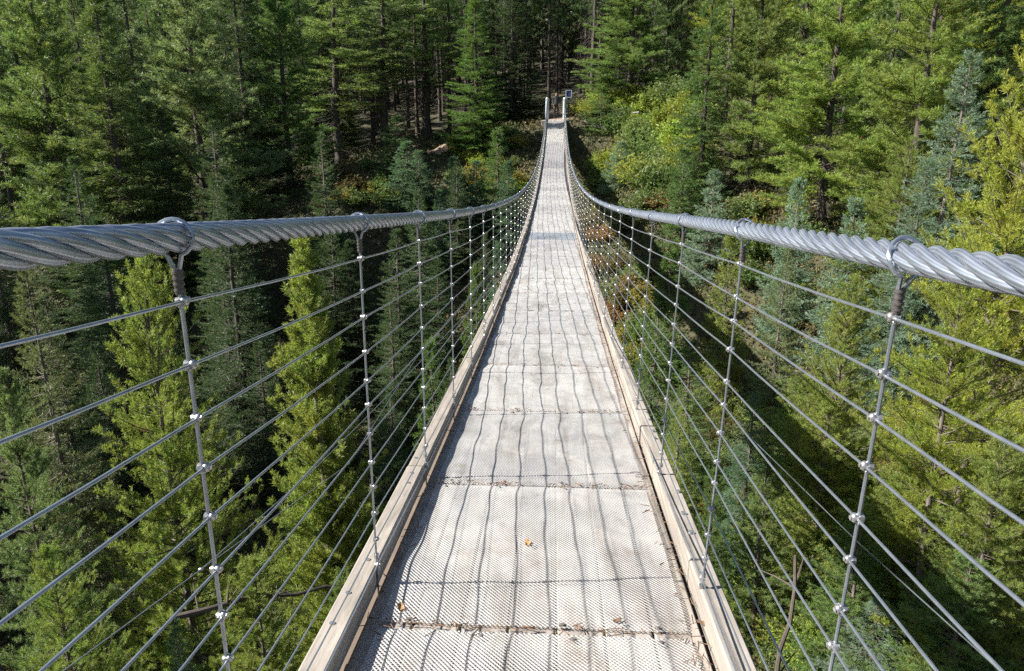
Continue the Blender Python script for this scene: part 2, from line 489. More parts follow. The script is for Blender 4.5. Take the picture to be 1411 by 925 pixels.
while py + GAP <= Y1 + 0.1:
    yc = py + GAP / 2
    mt = 'sheet'; lab = None  # darker sheets below paint tree-shadow bands into the deck colour
    if i == 15: mt, lab = 'sheet_shade_blue', 'mesh sheet tinted darker blue-grey as if in tree shade'
    elif i in (28, 30, 31, 32, 33, 34, 35, 36, 44, 45): mt = 'sheet_shade_grey'
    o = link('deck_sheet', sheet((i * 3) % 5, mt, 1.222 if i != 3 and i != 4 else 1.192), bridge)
    o.location = (BX + random.uniform(-.006, .006), yc + random.uniform(-.004, .004), deck(yc) + 0.0012 * GAP)
    o.rotation_euler = (math.atan(slope(yc)), 0, random.uniform(-.003, .003))
    if lab: o['label'] = lab
    # bolts with washers by the seam
    if py < 9:
        for xx in (-0.42, -0.17, 0.12, 0.40):
            for dy in (-0.045, 0.035):
                if random.random() < 0.75:
                    x_, y_ = BX + xx + random.uniform(-.03, .03), py + dy
                    z_ = deck(y_) + 0.006
                    mb = MB().cyl((x_, y_, z_), (x_, y_, z_ + .002), .014, .014, 12).cyl((x_, y_, z_ + .002), (x_, y_, z_ + .008), .007, .006, 6)
                    mb.build('deck_bolt', M['bolt'], bridge)
    py += GAP; i += 1

# main ropes: six strands laid round a core
def rope(s):
    lay, Rc, rs, sides = 0.364, 0.0166, 0.0084, 10
    yy = np.concatenate([np.arange(-3.2, 14, 0.021), np.arange(14, 53.01, 0.06)])
    P, UVv = [], []
    x0 = RX + s * CABX
    for k in range(6):
        phi = -2 * math.pi * yy / lay + k * math.pi / 3
        P.append(np.stack([x0 + Rc * np.cos(phi), yy, rail(yy, s) + Rc * np.sin(phi)], -1))
    V_, F_ = tubes(np.array(P), np.full((6, len(yy)), rs), sides)
    me = np_mesh('main_rope', V_, F_, True)
    me.materials.append(M['rope'])
    uvl = me.uv_layers.new(name='UVMap')
    Kn = len(yy)
    li = np.empty(len(me.loops), dtype=np.int32); me.loops.foreach_get('vertex_index', li)
    side = (li % sides) / sides; row = (li // sides) % Kn
    fidx = np.arange(len(li)) // 4
    s4 = side.reshape(-1, 4); mx = s4.max(1, keepdims=True)
    s4 = np.where((mx > 0.8) & (s4 < 0.05), 1.0, s4)
    uvd = np.stack([s4.ravel(), yy[row]], -1).astype(np.float32)
    uvl.data.foreach_set('uv', uvd.ravel())
    return link('main_rope', me, bridge)
rope(-1); rope(1)

# hangers, mesh wires and clips
def clip_mesh():
    b = MB()
    b.cyl((-.012, 0, 0), (.012, 0, 0), .0125, .0125, 10)            # saddle round the hanger
    b.ball((.010 , 0, .002), (.012, .013, .014), 10)
    b.cyl((.016, 0, .003), (.023, 0, .003), .008, .0075, 6)         # nut
    b.box((0, 0, -.011), (.014, .024, .010), None, .002)
    b.cyl((0, -.016, 0), (0, .016, 0), .009, .009, 8)
    return b.mesh('mesh_clip', True)
CLIP = clip_mesh(); CLIP.materials.append(M['clip'])
NW = {-1: 12, 1: 13}; SP = {-1: 0.1004, 1: 0.0905}; FIRST = {-1: 0.107, 1: 0.102}
wire_pts = {(s, k): [] for s in (-1, 1) for k in range(NW[s])}
def lean(s, y, d):
    """x of the side mesh d below the main rope"""
    H = rail(y, s) - deck(y)
    f_ = min(1.0, d / H)
    return (RX + s * CABX) * (1 - f_) + (BX + s * (HALF + (0.004 if s < 0 else 0.012))) * f_
loopn = 18
for s in (-1, 1):
    for hi, y in enumerate(ys):
        yj = y + random.uniform(-.012, .012) + ((-.05 if hi == 2 else .06) if s < 0 else 0)
        zr, H = rail(yj, s), rail(yj, s) - deck(yj)
        hb = MB()
        # loop thrown over the rope, legs closing to the sleeve
        tilt = random.uniform(-.012, .012) + 0.008
        pts = []
        for q in range(loopn + 1):
            a = R_(-68 + 316 * q / loopn)
            pts.append((RX + s * CABX + .0292 * math.cos(a), yj + tilt * math.sin(a) + .006 * math.cos(a), zr + .0292 * math.sin(a)))
        xs = lean(s, yj, 0.06)
        pts = [(xs + .003, yj, zr - .054)] + pts + [(xs - .003, yj, zr - .054)]
        hb.path(pts, .0037, 7)
        # rope of the hanger, with a slight wander
        bend = random.uniform(-.012, .012)
        hp = []
        nseg = 12
        for q in range(nseg + 1):
            d = 0.08 + (H - 0.08 + 0.06) * q / nseg
            hp.append((lean(s, yj, d), yj + bend * math.sin(math.pi * q / nseg), zr - d))
        hb.path(hp, .0037, 8)
        hg = hb.build('hanger', M['wire'], bridge, True)
        sl = MB(); x1 = lean(s, yj, 0.05); x2 = lean(s, yj, 0.09)
        sl.cyl((x1, yj, zr - .050), (x2, yj, zr - .091), .0078, .0070, 10)
        for q in range(4):
            zz = zr - .053 - q * .010
            sl.cyl((x1, yj, zz), (x1, yj, zz - .004), .0090, .0090, 10)
        sl.build('sleeve', M['sleeve'], hg, True)
        near = 2 <= hi < 6
        far_b = []
        for k in range(NW[s]):
            d = FIRST[s] + SP[s] * k + random.uniform(-.009, .009)
            yy_ = yj + bend * math.sin(math.pi * min(1, max(0, (d - .1) / (H - .04))))
            p = Vector((lean(s, yj, d), yy_, zr - d))
            wire_pts[(s, k)].append(Vector((p.x - s * .004, p.y, p.z)))
            if d > H - 0.03: continue
            if near:
                c = link('mesh_clip', CLIP, hg); c.location = p
                c.rotation_euler = (random.uniform(-.3, .3), random.uniform(-.15, .15), (0 if s < 0 else math.pi) + random.uniform(-.3, .3))
                c.scale = (random.uniform(.56, .68),) * 3
            else: far_b.append(p)
        if far_b:
            fb = MB()
            for p in far_b:
                fb.ball((p.x - s * .004, p.y, p.z), (.0105, .0095, .0105), 6)
            fb.build('mesh_clips', M['clip'], hg, True)['kind'] = 'stuff'
        # small clamp low on the hanger, by the curb
        if hi < 12:
            for d in (H - .135, H - .09):
                lo = MB().cyl((lean(s, yj, d), yj, zr - d + .008), (lean(s, yj, d), yj, zr - d - .008), .0095, .0095, 8)
                lo.build('wire_clamp', M['clip'], hg, True)
for (s, k), pts in wire_pts.items():
    full = []
    for a, b2 in zip(pts[:-1], pts[1:]):
        full += [a, a.lerp(b2, .33) - Vector((0, 0, .003)), a.lerp(b2, .67) - Vector((0, 0, .003))]
    full.append(pts[-1])
    ye = Vector((BX + s * (CABX - .04), 53.0, full[-1].z + (rail(53.0) - rail(full[-1].y)))); full.append(ye)
    MB().path(full, .0027, 6).build('mesh_wire', M['wire'], bridge, True)

# end towers: steel posts with caps, on a concrete footing
m, t, b = new_mat('concrete')
f = noise(t, 3, 5, 0.7, mapping(t, (1, 1, 1)))
t.links.new(ramp(t, f, [(0.3, (0.22, 0.21, 0.2)), (0.7, (0.36, 0.35, 0.33))]), b.inputs['Base Color']); b.inputs['Roughness'].default_value = 0.9
M['concrete'] = m
for s in (-1, 1):
    x = RX + s * CABX
    p = MB().cyl((x, 53.1, deck(53) - 1.2), (x, 53.1, rail(53) + .06), .125, .125, 14)
    p.box((x, 53.1, rail(53) + .02), (.25, .2, .14), None, .02)
    po = p.build('tower_post', M['post'], bridge, True)
    MB().cyl((x, 53.1, rail(53) + .09), (x, 53.1, rail(53) + .15), .10, .08, 14).build('post_cap', M['cap'] if s > 0 else M['post'], po, True)
    # backstay down to the bank
    MB().path([(x, 53.1, rail(53)), (x * 1.2, 60, T(x * 1.2, 60) - .1)], .02, 8).build('backstay', M['wire'], bridge, True)
    x_ = RX + s * CABX
    MB().cyl((x_, -3.2, deck(-3.2) - 1.2), (x_, -3.2, rail(-3.2) + .06), .085, .085, 14).build('tower_post', M['post'], bridge, True)
MB().box((BX, 53.75, deck(53) - 0.62), (1.9, 1.3, 1.1), None, .03).build('abutment', M['concrete'], bridge)
MB().box((BX, -3.6, deck(-3.2) - 0.62), (1.9, 1.6, 1.1), None, .03).build('abutment', M['concrete'], bridge)

# wind guys under the deck
def guy(pts, r=.0042):
    return MB().path(pts, r, 6).build('wind_guy', M['wire'], bridge, True)
g0 = at(40, 960, 3.4); g1 = at(277, 785, 4.6)
guy([g0, g1, at(480, 640, 6.6), at(573, 494, 10.5), (BX - .66, 15.5, deck(15.5) - .06)])
guy([g1, at(428, 652, 6.2), at(520, 560, 8.5), (BX - .66, 12.0, deck(12.0) - .06)])
MB().ball(g1, (.02, .014, .014), 8).build('guy_clamp', M['clip'], bridge, True)
guy([at(1420, 962, 3.6), at(1186, 751, 5.2), at(1031, 600, 7.6), at(960, 520, 9.6), (BX + .66, 13.5, deck(13.5) - .06)])

# ------------------------------------------------------------------ things on the deck
def leaf_thing(name, label, px, py_, size, col, cat='leaf', group=None):
    d = ray(px, py_)
    lo, hi = 0.5, 60.0
    for _ in range(60):
        md = (lo + hi) / 2; q = d * md
        if q.z > deck(q.y) + 0.012: lo = md
        else: hi = md
    q = d * lo
    m = bpy.data.materials.get('dry_' + col) 
    bm = bmesh.new()
    n = 12; r = random.Random(px)
    c0 = bm.verts.new((0, 0, .004)); ring = []
    for i in range(n):
        a = 2 * math.pi * i / n
        rr = size * (1 - .35 * abs(math.sin(a)) + .22 * (i % 2)) * r.uniform(.85, 1.1)
        ring.append(bm.verts.new((rr * math.cos(a), rr * .75 * math.sin(a), .004 + size * .35 * r.random())))
    for i in range(n): bm.faces.new((c0, ring[i], ring[(i + 1) % n]))
    ex = bmesh.ops.extrude_face_region(bm, geom=bm.faces[:])
    bmesh.ops.translate(bm, verts=[v_ for v_ in ex['geom'] if isinstance(v_, bmesh.types.BMVert)], vec=(0, 0, .0016))
    st = Vector((-size * 1.0, 0, .004))
    me = bpy.data.meshes.new(name); bmesh.ops.recalc_face_normals(bm, faces=bm.faces); bm.to_mesh(me); bm.free()
    o = link(name, me, None, M[col]); o.location = q; o.rotation_euler = (0, 0, r.uniform(0, 6))
    tag(o, label, cat, group); return o
M['dry_orange'] = bark_mat('dry_orange_leaf', (0.34, 0.19, 0.08), (0.52, 0.33, 0.17))
M['dry_brown'] = bark_mat('dry_brown_leaf', (0.14, 0.08, 0.05), (0.30, 0.19, 0.12))
leaf_thing('fallen_leaf', 'curled tan leaf lying alone in the middle of the mesh deck', 727, 750, .022, 'dry_orange')
leaf_thing('fallen_leaf', 'rust brown leaf in the nearest seam beside the right-hand curb', 968, 861, .019, 'dry_brown')
leaf_thing('fallen_leaf', 'pale crumpled leaf in the nearest seam beside the left-hand curb', 552, 838, .022, 'dry_orange')
leaf_thing('fallen_leaf', 'small brown leaf scrap in the nearest seam, right of its middle', 850, 857, .016, 'dry_brown')
leaf_thing('fallen_leaf', 'tiny reddish leaf scrap on the deck near the right-hand curb', 912, 752, .012, 'dry_brown')

def litter():
    rng = np.random.default_rng(4)
    n = 900
    y = 1.4 + 12 * rng.uniform(0, 1, n) ** 1.6
    side = rng.choice([-1, 1], n)
    x = BX + side * (HALF - np.abs(rng.normal(0, .035, n)) - .008)
    k = rng.uniform(0, 1, n) < .45                       # the rest is caught in the seams
    seam = np.round((y - 2.07) / GAP) * GAP + 2.07
    y = np.where(k, seam + rng.normal(0, .012, n), y); x = np.where(k, BX + rng.uniform(-.5, .5, n), x)
    a = rng.uniform(0, 6.28, n); L = rng.uniform(.008, .026, n)
    z = deck(y) + .012 + rng.uniform(0, .006, n)
    P = np.stack([np.c_[x - np.cos(a) * L, y - np.sin(a) * L, z], np.c_[x, y, z + .002], np.c_[x + np.cos(a) * L, y + np.sin(a) * L, z + rng.uniform(0, .004, n)]], 1)
    V_, F_ = tubes(P, np.tile(rng.uniform(.0008, .0022, (n, 1)), (1, 3)), 4)
    o = link('needle_litter', np_mesh('needle_litter', V_, F_), None, M['dry_brown'])
    tag(o, 'dry brown needles and grit caught along the deck edges and seams', None, None, 'stuff')
litter()

# sign box beside the far tower
sg = empty('trail_sign', at(783, 165, 55.0), 'small blue trail sign with a pale frame on a dark post beside the far tower', 'sign')
sz = at(783, 134, 55.0).z - sg.location.z
base = T(sg.location.x, sg.location.y) - sg.location.z
MB().box((0, 0, (sz + base) / 2), (.11, .11, sz - base + .1), None, .01).build('post', M['darkwood'], sg)
m, t, b = new_mat('sign_blue'); b.inputs['Base Color'].default_value = (0.045, 0.06, 0.22, 1); b.inputs['Roughness'].default_value = 0.5; M['blue'] = m
MB().box((0, -.02, sz + .22), (.34, .09, .40), None, .01).build('panel', M['blue'], sg)
fr = MB()
for dx in (-.19, .19): fr.box((dx, -.02, sz + .21), (.05, .12, .50), None, .005)
fr.box((0, -.02, sz - .015), (.33, .12, .05), None, .005).box((0, -.02, sz + .44), (.33, .12, .05), None, .005)
fr.build('frame', M['post'], sg)

# ------------------------------------------------------------------ a person at the far end
def person(loc):
    J = [(0, 0, .93), (0, 0, 1.10), (0, .01, 1.30), (0, .01, 1.44), (0, -.005, 1.53), (0, -.01, 1.62), (0, -.005, 1.70),
         (-.09, 0, .90), (-.11, -.01, .50), (-.12, .02, .10), (-.13, -.10, .04),
         (.09, 0, .90), (.11, -.01, .50), (.13, .02, .10), (.15, -.10, .04),
         (-.19, .01, 1.40), (-.24, .03, 1.14), (-.20, -.07, .92), (-.18, -.12, .85),
         (.19, .01, 1.40), (.25, .03, 1.14), (.20, -.08, .93), (.17, -.13, .86)]
    E = [(0, 1), (1, 2), (2, 3), (3, 4), (4, 5), (5, 6), (0, 7), (7, 8), (8, 9), (9, 10), (0, 11), (11, 12), (12, 13), (13, 14),
         (3, 15), (15, 16), (16, 17), (17, 18), (3, 19), (19, 20), (20, 21), (21, 22)]
    Rr = [.155, .145, .165, .10, .055, .092, .075, .095, .065, .048, .042, .095, .065, .048, .042, .07, .052, .042, .036, .07, .052, .042, .036]
    me = bpy.data.meshes.new('person'); me.from_pydata(J, E, []); me.update()
    o = bpy.data.objects.new('person', me); COL.objects.link(o)
    md = o.modifiers.new('Skin', 'SKIN'); o.modifiers.new('Sub', 'SUBSURF').levels = 2
    for i, v_ in enumerate(me.skin_vertices[0].data): v_.radius = (Rr[i], Rr[i] * (.72 if i < 4 else 1)); v_.use_root = (i == 0)
    dg = bpy.context.evaluated_depsgraph_get()
    m2 = bpy.data.meshes.new_from_object(o.evaluated_get(dg)); o.modifiers.clear(); o.data = m2
    for nm, c in (('trousers', (.018, .019, .024)), ('jacket', (.05, .05, .055)), ('skin', (.42, .27, .20)), ('shoe', (.03, .028, .026))):
        m_, t_, b_ = new_mat(nm); b_.inputs['Base Color'].default_value = (*c, 1); b_.inputs['Roughness'].default_value = .8; m2.materials.append(m_)
    for p in m2.polygons:
        c = p.center; p.use_smooth = True
        p.material_index = 2 if c.z > 1.50 or (c.z < .91 and abs(c.x) > .155 and c.z > .7) else 1 if c.z > .92 else 3 if c.z < .09 else 0
    o.location = loc; o.scale = (1.0, 1.0, 1.0)
    hb = MB().ball((0, .015, 1.665), (.083, .098, .085), 12)
    h = hb.build('hair', bark_mat('hair', (.03, .02, .015), (.07, .05, .035)), o, True)
    fc = MB().ball((-.035, -.095, 1.635), (.012, .008, .008), 8).ball((.035, -.095, 1.635), (.012, .008, .008), 8)
    fc.build('eyes', M['bolt'], o, True)
    MB().cyl((0, -.09, 1.63), (0, -.115, 1.585), .008, .016, 8).build('nose', m2.materials[2], o, True)
    return tag(o, 'person in dark clothes standing on the trail at the far end of the bridge', 'person')
person((0.0, 54.8, T(0, 54.8) + .05))

# ------------------------------------------------------------------ trees
def blades(P, D, L, W, n, smin, smax, brush, rng, up=0.0):
    """n pointed needles round every twig tip: P (N,3) tips, D (N,3) directions"""
    Nn = len(P)
    P = np.repeat(P, n, 0); D = unit(np.repeat(D, n, 0) + rng.normal(0, .10, (Nn * n, 3)))
    ref = np.where(np.abs(D[:, 2:3]) > .9, np.array([[1., 0, 0]]), np.array([[0, 0, 1.]]))
    U = unit(np.cross(D, ref)); Vv = np.cross(D, U)
    ph = rng.uniform(0, 2 * math.pi, (Nn * n, 1)); th = rng.uniform(smin, smax, (Nn * n, 1))
    d = unit(D * np.cos(th) + (U * np.cos(ph) + Vv * np.sin(ph)) * np.sin(th) + np.array([[0, 0, up]]))
    base = P - D * brush * rng.uniform(0, 1, (Nn * n, 1))
    l = L * rng.uniform(.7, 1.2, (Nn * n, 1)); wv = unit(np.cross(d, rng.normal(0, 1, (Nn * n, 3)))) * (W / 2)
    V_ = np.stack([base, base + d * l * .5 + wv, base + d * l, base + d * l * .5 - wv], 1).reshape(-1, 3)
    i = np.arange(Nn * n) * 4
    F_ = np.stack([i, i + 1, i + 2, i + 3], -1)
    return V_, F_

def tree_parts(seed, H, R, cb, kind, nbr, twig_d, nb, nl, nw, brush, dead=0, trunk_r=None, sides=8, dead_len=1.0):
    """one conifer: returns (trunk mesh with limbs, crown mesh); origin at the foot"""
    rng = np.random.default_rng(seed)
    tr = trunk_r or H * .0105
    K = 14
    hh = np.linspace(0, 1, K)
    wob = np.cumsum(rng.normal(0, .012, (K, 2)), 0) * H * .10
    wob -= hh[:, None] * wob[-1] * .6
    wob[0] = 0
    axis = np.c_[wob, hh * H]
    rad = tr * (1 - hh) ** .8 + .006 + tr * .5 * np.exp(-hh * 30)
    V1, F1 = tubes(axis[None], rad[None], sides)
    VV, FF, off = [V1], [F1], len(V1)
    def ax(h):
        return np.array([np.interp(h, axis[:, 2], axis[:, 0]), np.interp(h, axis[:, 2], axis[:, 1]), h])
    bl, br, tp, td = [], [], [], []
    nwh = max(6, int(nbr / 5)) if kind == 'pine' else max(8, int(nbr / 7))
    side_bias = rng.uniform(0, 6.28)
    for i in range(nbr):
        w_ = (rng.integers(0, nwh) + rng.normal(0, .10 if kind == 'pine' else .22)) / nwh
        w_ = max(w_, 0.0); tt = float(np.clip(w_ if kind == 'pine' else w_ ** 1.12, 0.0, .985))
        h = H * (cb + (1 - cb) * tt)
        az = rng.uniform(0, 2 * math.pi)
        if kind == 'pine':
            prof = (1 - tt) ** .62 * (.60 + .40 * min(1, tt / .22))
            if rng.random() < .12 and tt < .8: continue
            L = R * prof * (.42 + .85 * rng.random() ** .8) * (1 + .15 * math.cos(az - side_bias)) + .10
            el = R_(-4 + 54 * tt ** 1.6 + rng.normal(0, 15)); cur = .20 + .1 * rng.random()
        elif kind == 'column':
            prof = (1 - tt) ** .75 * (.75 + .25 * min(1, tt / .15))
            L = R * prof * rng.uniform(.6, 1.1) + .08
            el = R_(22 + 40 * tt ** 1.3 + rng.normal(0, 9)); cur = .3
        else:
            prof = (1 - tt) ** .85 * (.72 + .28 * min(1, tt / .10))
            L = R * prof * rng.uniform(.62, 1.12) + .06
            el = R_(-20 + 58 * tt ** 2.2 + rng.normal(0, 6)); cur = .16
        s = np.linspace(0, 1, 5)
        hd = np.array([math.cos(az), math.sin(az), 0]); sd_ = np.array([-math.sin(az), math.cos(az), 0])
        zz = math.sin(el) * s + cur * s ** 2.2 * (1 if kind != 'spruce' else .8) - (0.10 * np.sin(s * math.pi) if kind == 'spruce' else 0)
        pts = ax(h)[None] + hd[None] * (L * s * math.cos(el))[:, None] + np.array([0, 0, 1])[None] * (L * zz)[:, None] + sd_[None] * (L * .08 * rng.normal() * s ** 2)[:, None]
        bl.append(pts); r0 = .006 + .011 * L
        br.append(r0 * (1 - .8 * s))
        ntw = max(3, int(L * twig_d))
        s0 = .16 if kind == 'pine' else .10
        if kind == 'pine' and tt < .3: s0 = .26
        for j in range(ntw):
            sj = s0 + (1 - s0) * (j + rng.random()) / ntw
            p = np.array([np.interp(sj, s, pts[:, q]) for q in range(3)])
            k2 = min(4, int(sj * 4)); tan = unit(pts[min(k2 + 1, 4)] - pts[max(k2, 0)] if k2 < 4 else pts[4] - pts[3])
            sg_ = 1 if j % 2 else -1
            if kind == 'spruce':
                ln = (.34 * L * (1 - sj) + .10 + .02 * L) * rng.uniform(.7, 1.2)
                dr = unit(tan * .85 + sd_ * sg_ * rng.uniform(.4, 1.0) + np.array([0, 0, -.18 + .3 * tt]) + rng.normal(0, .08, 3))
            else:
                ln = (.30 * L * (1 - sj) + .10 + .02 * L) * rng.uniform(.6, 1.3)
                dr = unit(tan * .8 + sd_ * sg_ * rng.uniform(.2, .9) + np.array([0, 0, rng.uniform(.0, 1.25)]) + rng.normal(0, .22, 3))
            nt_ = max(1, int(ln / (brush * .9)))
            for q in range(nt_):
                f_ = (q + 1) / nt_
                tp.append(p + dr * ln * f_); td.append(dr)
        tp.append(pts[4] + unit(pts[4] - pts[3]) * .04); td.append(unit(pts[4] - pts[3]))
    for q in range(4):
        tp.append(ax(H * (1 - .012 * q)) + np.array([0, 0, .02])); td.append(np.array([0, 0, 1.]))
    Vb, Fb = tubes(np.array(bl), np.array(br), 3)
    VV.append(Vb); FF.append(Fb + off); off += len(Vb)
    if dead:
        db, dr_ = [], []
        for i in range(dead):
            h = H * rng.uniform(.04, cb + .12); az = rng.uniform(0, 6.283); L = dead_len * rng.uniform(.35, 1.3); el = rng.normal(-.15, .3)
            s = np.linspace(0, 1, 4)
            hd = np.array([math.cos(az), math.sin(az), 0])
            pts = ax(h)[None] + hd[None] * (L * s * math.cos(el))[:, None] + np.array([0, 0, 1])[None] * (L * (math.sin(el) * s - .25 * s ** 2))[:, None] + rng.normal(0, .03, (4, 3)) * s[:, None]
            db.append(pts); dr_.append((.012 + .006 * L) * (1 - .75 * s))
            for q in range(3):
                f_ = rng.uniform(.3, .95); p = pts[0] + (pts[3] - pts[0]) * f_
                d2 = unit(hd + rng.normal(0, .7, 3)); l2 = L * .35 * rng.random() + .1
                db.append(p[None] + d2[None] * (l2 * s)[:, None] - np.array([[0, 0, .1]]) * (s ** 2)[:, None]); dr_.append(.007 * (1 - .7 * s))
        Vd, Fd = tubes(np.array(db), np.array(dr_), 3)
        VV.append(Vd); FF.append(Fd + off)
    mt = np_mesh('trunk', np.concatenate(VV), np.concatenate(FF), True)
    tp, td = np.array(tp), np.array(td)
    if kind == 'spruce':
        Vc, Fc = blades(tp, td, nl, nw, nb, .15, .95, brush, rng, -.08)
    else:
        Vc, Fc = blades(tp, td, nl, nw, nb, .45, 1.25, brush * 1.1, rng, .12)
    mc = np_mesh('crown', Vc, Fc)
    return mt, mc

PROTO = {}
def proto(name, variants, mats, **kw):
    PROTO[name] = []
    for i in range(variants):
        mt, mc = tree_parts(seed=hash_(name) + i * 17, **kw)
        mt.materials.append(M[mats[0]]); mc.materials.append(M[mats[1]])
        v_ = np.empty(len(mc.vertices) * 3, np.float32); mc.vertices.foreach_get('co', v_); v_ = v_.reshape(-1, 3)
        low = v_[(v_[:, 2] < .6 * kw['H'])]
        PROTO[name].append((mt, mc, kw['H'], float(np.percentile(np.hypot(low[:, 0], low[:, 1]), 93))))
def hash_(s): return sum(ord(c) * (i + 3) for i, c in enumerate(s))
#                        trunk mat , foliage
proto('near_pine', 3, ('bark_grey', 'needle'), H=8.5, R=1.5, cb=.03, kind='pine', nbr=250, twig_d=10, nb=36, nl=.078, nw=.0095, brush=.11, dead=16, trunk_r=.075, dead_len=.5)
proto('near_column', 2, ('bark_grey', 'needle'), H=8.5, R=1.45, cb=.02, kind='column', nbr=430, twig_d=12, nb=28, nl=.08, nw=.0105, brush=.10, dead=8, trunk_r=.075, dead_len=.4)
proto('wide_pine', 3, ('bark_grey', 'needle'), H=10.5, R=2.3, cb=.03, kind='pine', nbr=330, twig_d=8.5, nb=30, nl=.080, nw=.0105, brush=.13, dead=24, trunk_r=.10, dead_len=.8)
proto('mid_pine', 5, ('bark', 'needle'), H=15, R=2.5, cb=.07, kind='pine', nbr=270, twig_d=8, nb=24, nl=.17, nw=.022, brush=.22, dead=70, dead_len=1.3)
proto('pole_pine', 4, ('bark', 'needle'), H=21, R=1.9, cb=.30, kind='pine', nbr=140, twig_d=8, nb=14, nl=.20, nw=.030, brush=.30, dead=90, trunk_r=.15, dead_len=1.2)
proto('mid_spruce', 4, ('bark', 'spruce'), H=16, R=2.3, cb=.02, kind='spruce', nbr=420, twig_d=8, nb=12, nl=.19, nw=.025, brush=.26, dead=10)
proto('near_spruce', 3, ('bark_grey', 'spruce'), H=8, R=1.6, cb=.02, kind='spruce', nbr=330, twig_d=14, nb=16, nl=.075, nw=.0105, brush=.12, dead=8)
proto('small_spruce', 3, ('bark_grey', 'spruce'), H=4, R=1.05, cb=.01, kind='spruce', nbr=190, twig_d=13, nb=14, nl=.10, nw=.015, brush=.13)

NAME = {'wide_pine': 'pine_tree', 'near_pine': 'pine_tree', 'near_column': 'pine_tree', 'mid_pine': 'pine_tree', 'pole_pine': 'pine_tree', 'mid_spruce': 'spruce_tree', 'near_spruce': 'spruce_tree', 'small_spruce': 'spruce_tree'}
TREES = []
cnt = {}
def plant(kind, x, y, H, wscale, tint, label, group=None, var=None):
    v_ = PROTO[kind]
    i = cnt.get(kind, 0); cnt[kind] = i + 1
    mt, mc, H0, R0 = v_[(i if var is None else var) % len(v_)]
    nm = NAME[kind]
    e = empty(nm, (x, y, T(x, y) - .12), label, nm.split('_')[0] + ' tree', group)
    e.rotation_euler = (random.uniform(-.02, .02), random.uniform(-.02, .02), random.uniform(0, 6.283))
    e.scale = (wscale, wscale, H / H0)
    link('trunk', mt, e)
    c = link('crown', mc, e); j = random.uniform(.88, 1.12)
    c.color = (tint[0] * j * random.uniform(.93, 1.07), tint[1] * j, tint[2] * j, 1)
    TREES.append((x, y, R0 * wscale))
    return e
def tree(kind, px, pyt, D, wpx, tint, label, group=None, var=None):
    """a tree whose top shows at a pixel of the photograph, D metres off"""
    p = at(px, pyt, D)
    H = p.z - T(p.x, p.y) + .12
    R0 = PROTO[kind][0][3]
    ws = (wpx / 2 * D / FPX) / R0 * (1.2 if kind in ('near_pine', 'near_column') and D < 17 else 1.0)
    return plant(kind, p.x, p.y, max(H, 1.0), ws, tint, label, group, var)

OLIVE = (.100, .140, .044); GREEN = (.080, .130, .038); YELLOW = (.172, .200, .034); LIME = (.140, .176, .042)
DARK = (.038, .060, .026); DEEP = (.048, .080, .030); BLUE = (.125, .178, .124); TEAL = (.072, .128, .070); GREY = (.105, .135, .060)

# near trees on the ravine's shaded side
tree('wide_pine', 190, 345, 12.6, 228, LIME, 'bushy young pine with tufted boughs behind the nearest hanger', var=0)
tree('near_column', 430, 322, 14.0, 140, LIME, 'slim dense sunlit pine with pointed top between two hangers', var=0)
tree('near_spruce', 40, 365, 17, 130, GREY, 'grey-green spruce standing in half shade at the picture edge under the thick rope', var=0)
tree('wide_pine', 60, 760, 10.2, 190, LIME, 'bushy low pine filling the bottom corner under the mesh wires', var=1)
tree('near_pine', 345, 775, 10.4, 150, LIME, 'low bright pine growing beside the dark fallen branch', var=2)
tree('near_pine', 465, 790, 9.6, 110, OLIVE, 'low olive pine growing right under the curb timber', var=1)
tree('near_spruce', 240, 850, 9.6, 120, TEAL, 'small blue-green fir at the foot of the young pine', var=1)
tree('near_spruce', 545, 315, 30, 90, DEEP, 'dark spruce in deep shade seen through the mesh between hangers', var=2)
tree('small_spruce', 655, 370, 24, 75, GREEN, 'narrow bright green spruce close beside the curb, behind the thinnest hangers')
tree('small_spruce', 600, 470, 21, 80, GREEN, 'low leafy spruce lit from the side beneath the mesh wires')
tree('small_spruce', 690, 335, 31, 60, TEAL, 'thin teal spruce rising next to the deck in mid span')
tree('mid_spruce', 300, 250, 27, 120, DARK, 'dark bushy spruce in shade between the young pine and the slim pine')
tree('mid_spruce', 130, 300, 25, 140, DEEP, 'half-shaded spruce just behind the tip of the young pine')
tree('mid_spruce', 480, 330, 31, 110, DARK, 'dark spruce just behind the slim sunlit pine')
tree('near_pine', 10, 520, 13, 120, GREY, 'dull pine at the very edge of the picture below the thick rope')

# forest edge across the ravine
FE = 'trees along the forest edge across the ravine'
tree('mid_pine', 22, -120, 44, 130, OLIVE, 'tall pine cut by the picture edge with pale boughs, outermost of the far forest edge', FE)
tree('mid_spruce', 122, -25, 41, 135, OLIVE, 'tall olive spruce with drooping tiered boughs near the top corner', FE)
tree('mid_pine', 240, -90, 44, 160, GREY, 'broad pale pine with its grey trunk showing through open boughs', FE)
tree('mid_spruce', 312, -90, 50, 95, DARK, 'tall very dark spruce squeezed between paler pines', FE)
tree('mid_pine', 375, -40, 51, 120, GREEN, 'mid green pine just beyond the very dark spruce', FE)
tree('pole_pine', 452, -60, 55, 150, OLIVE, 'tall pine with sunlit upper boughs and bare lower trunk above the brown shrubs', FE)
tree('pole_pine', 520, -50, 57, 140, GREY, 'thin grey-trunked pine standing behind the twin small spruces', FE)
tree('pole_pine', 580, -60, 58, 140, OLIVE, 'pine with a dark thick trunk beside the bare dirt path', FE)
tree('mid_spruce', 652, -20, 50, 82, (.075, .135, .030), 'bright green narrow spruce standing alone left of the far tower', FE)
tree('mid_spruce', 706, -30, 57, 85, DARK, 'dark spruce just right of the bright narrow one', FE)
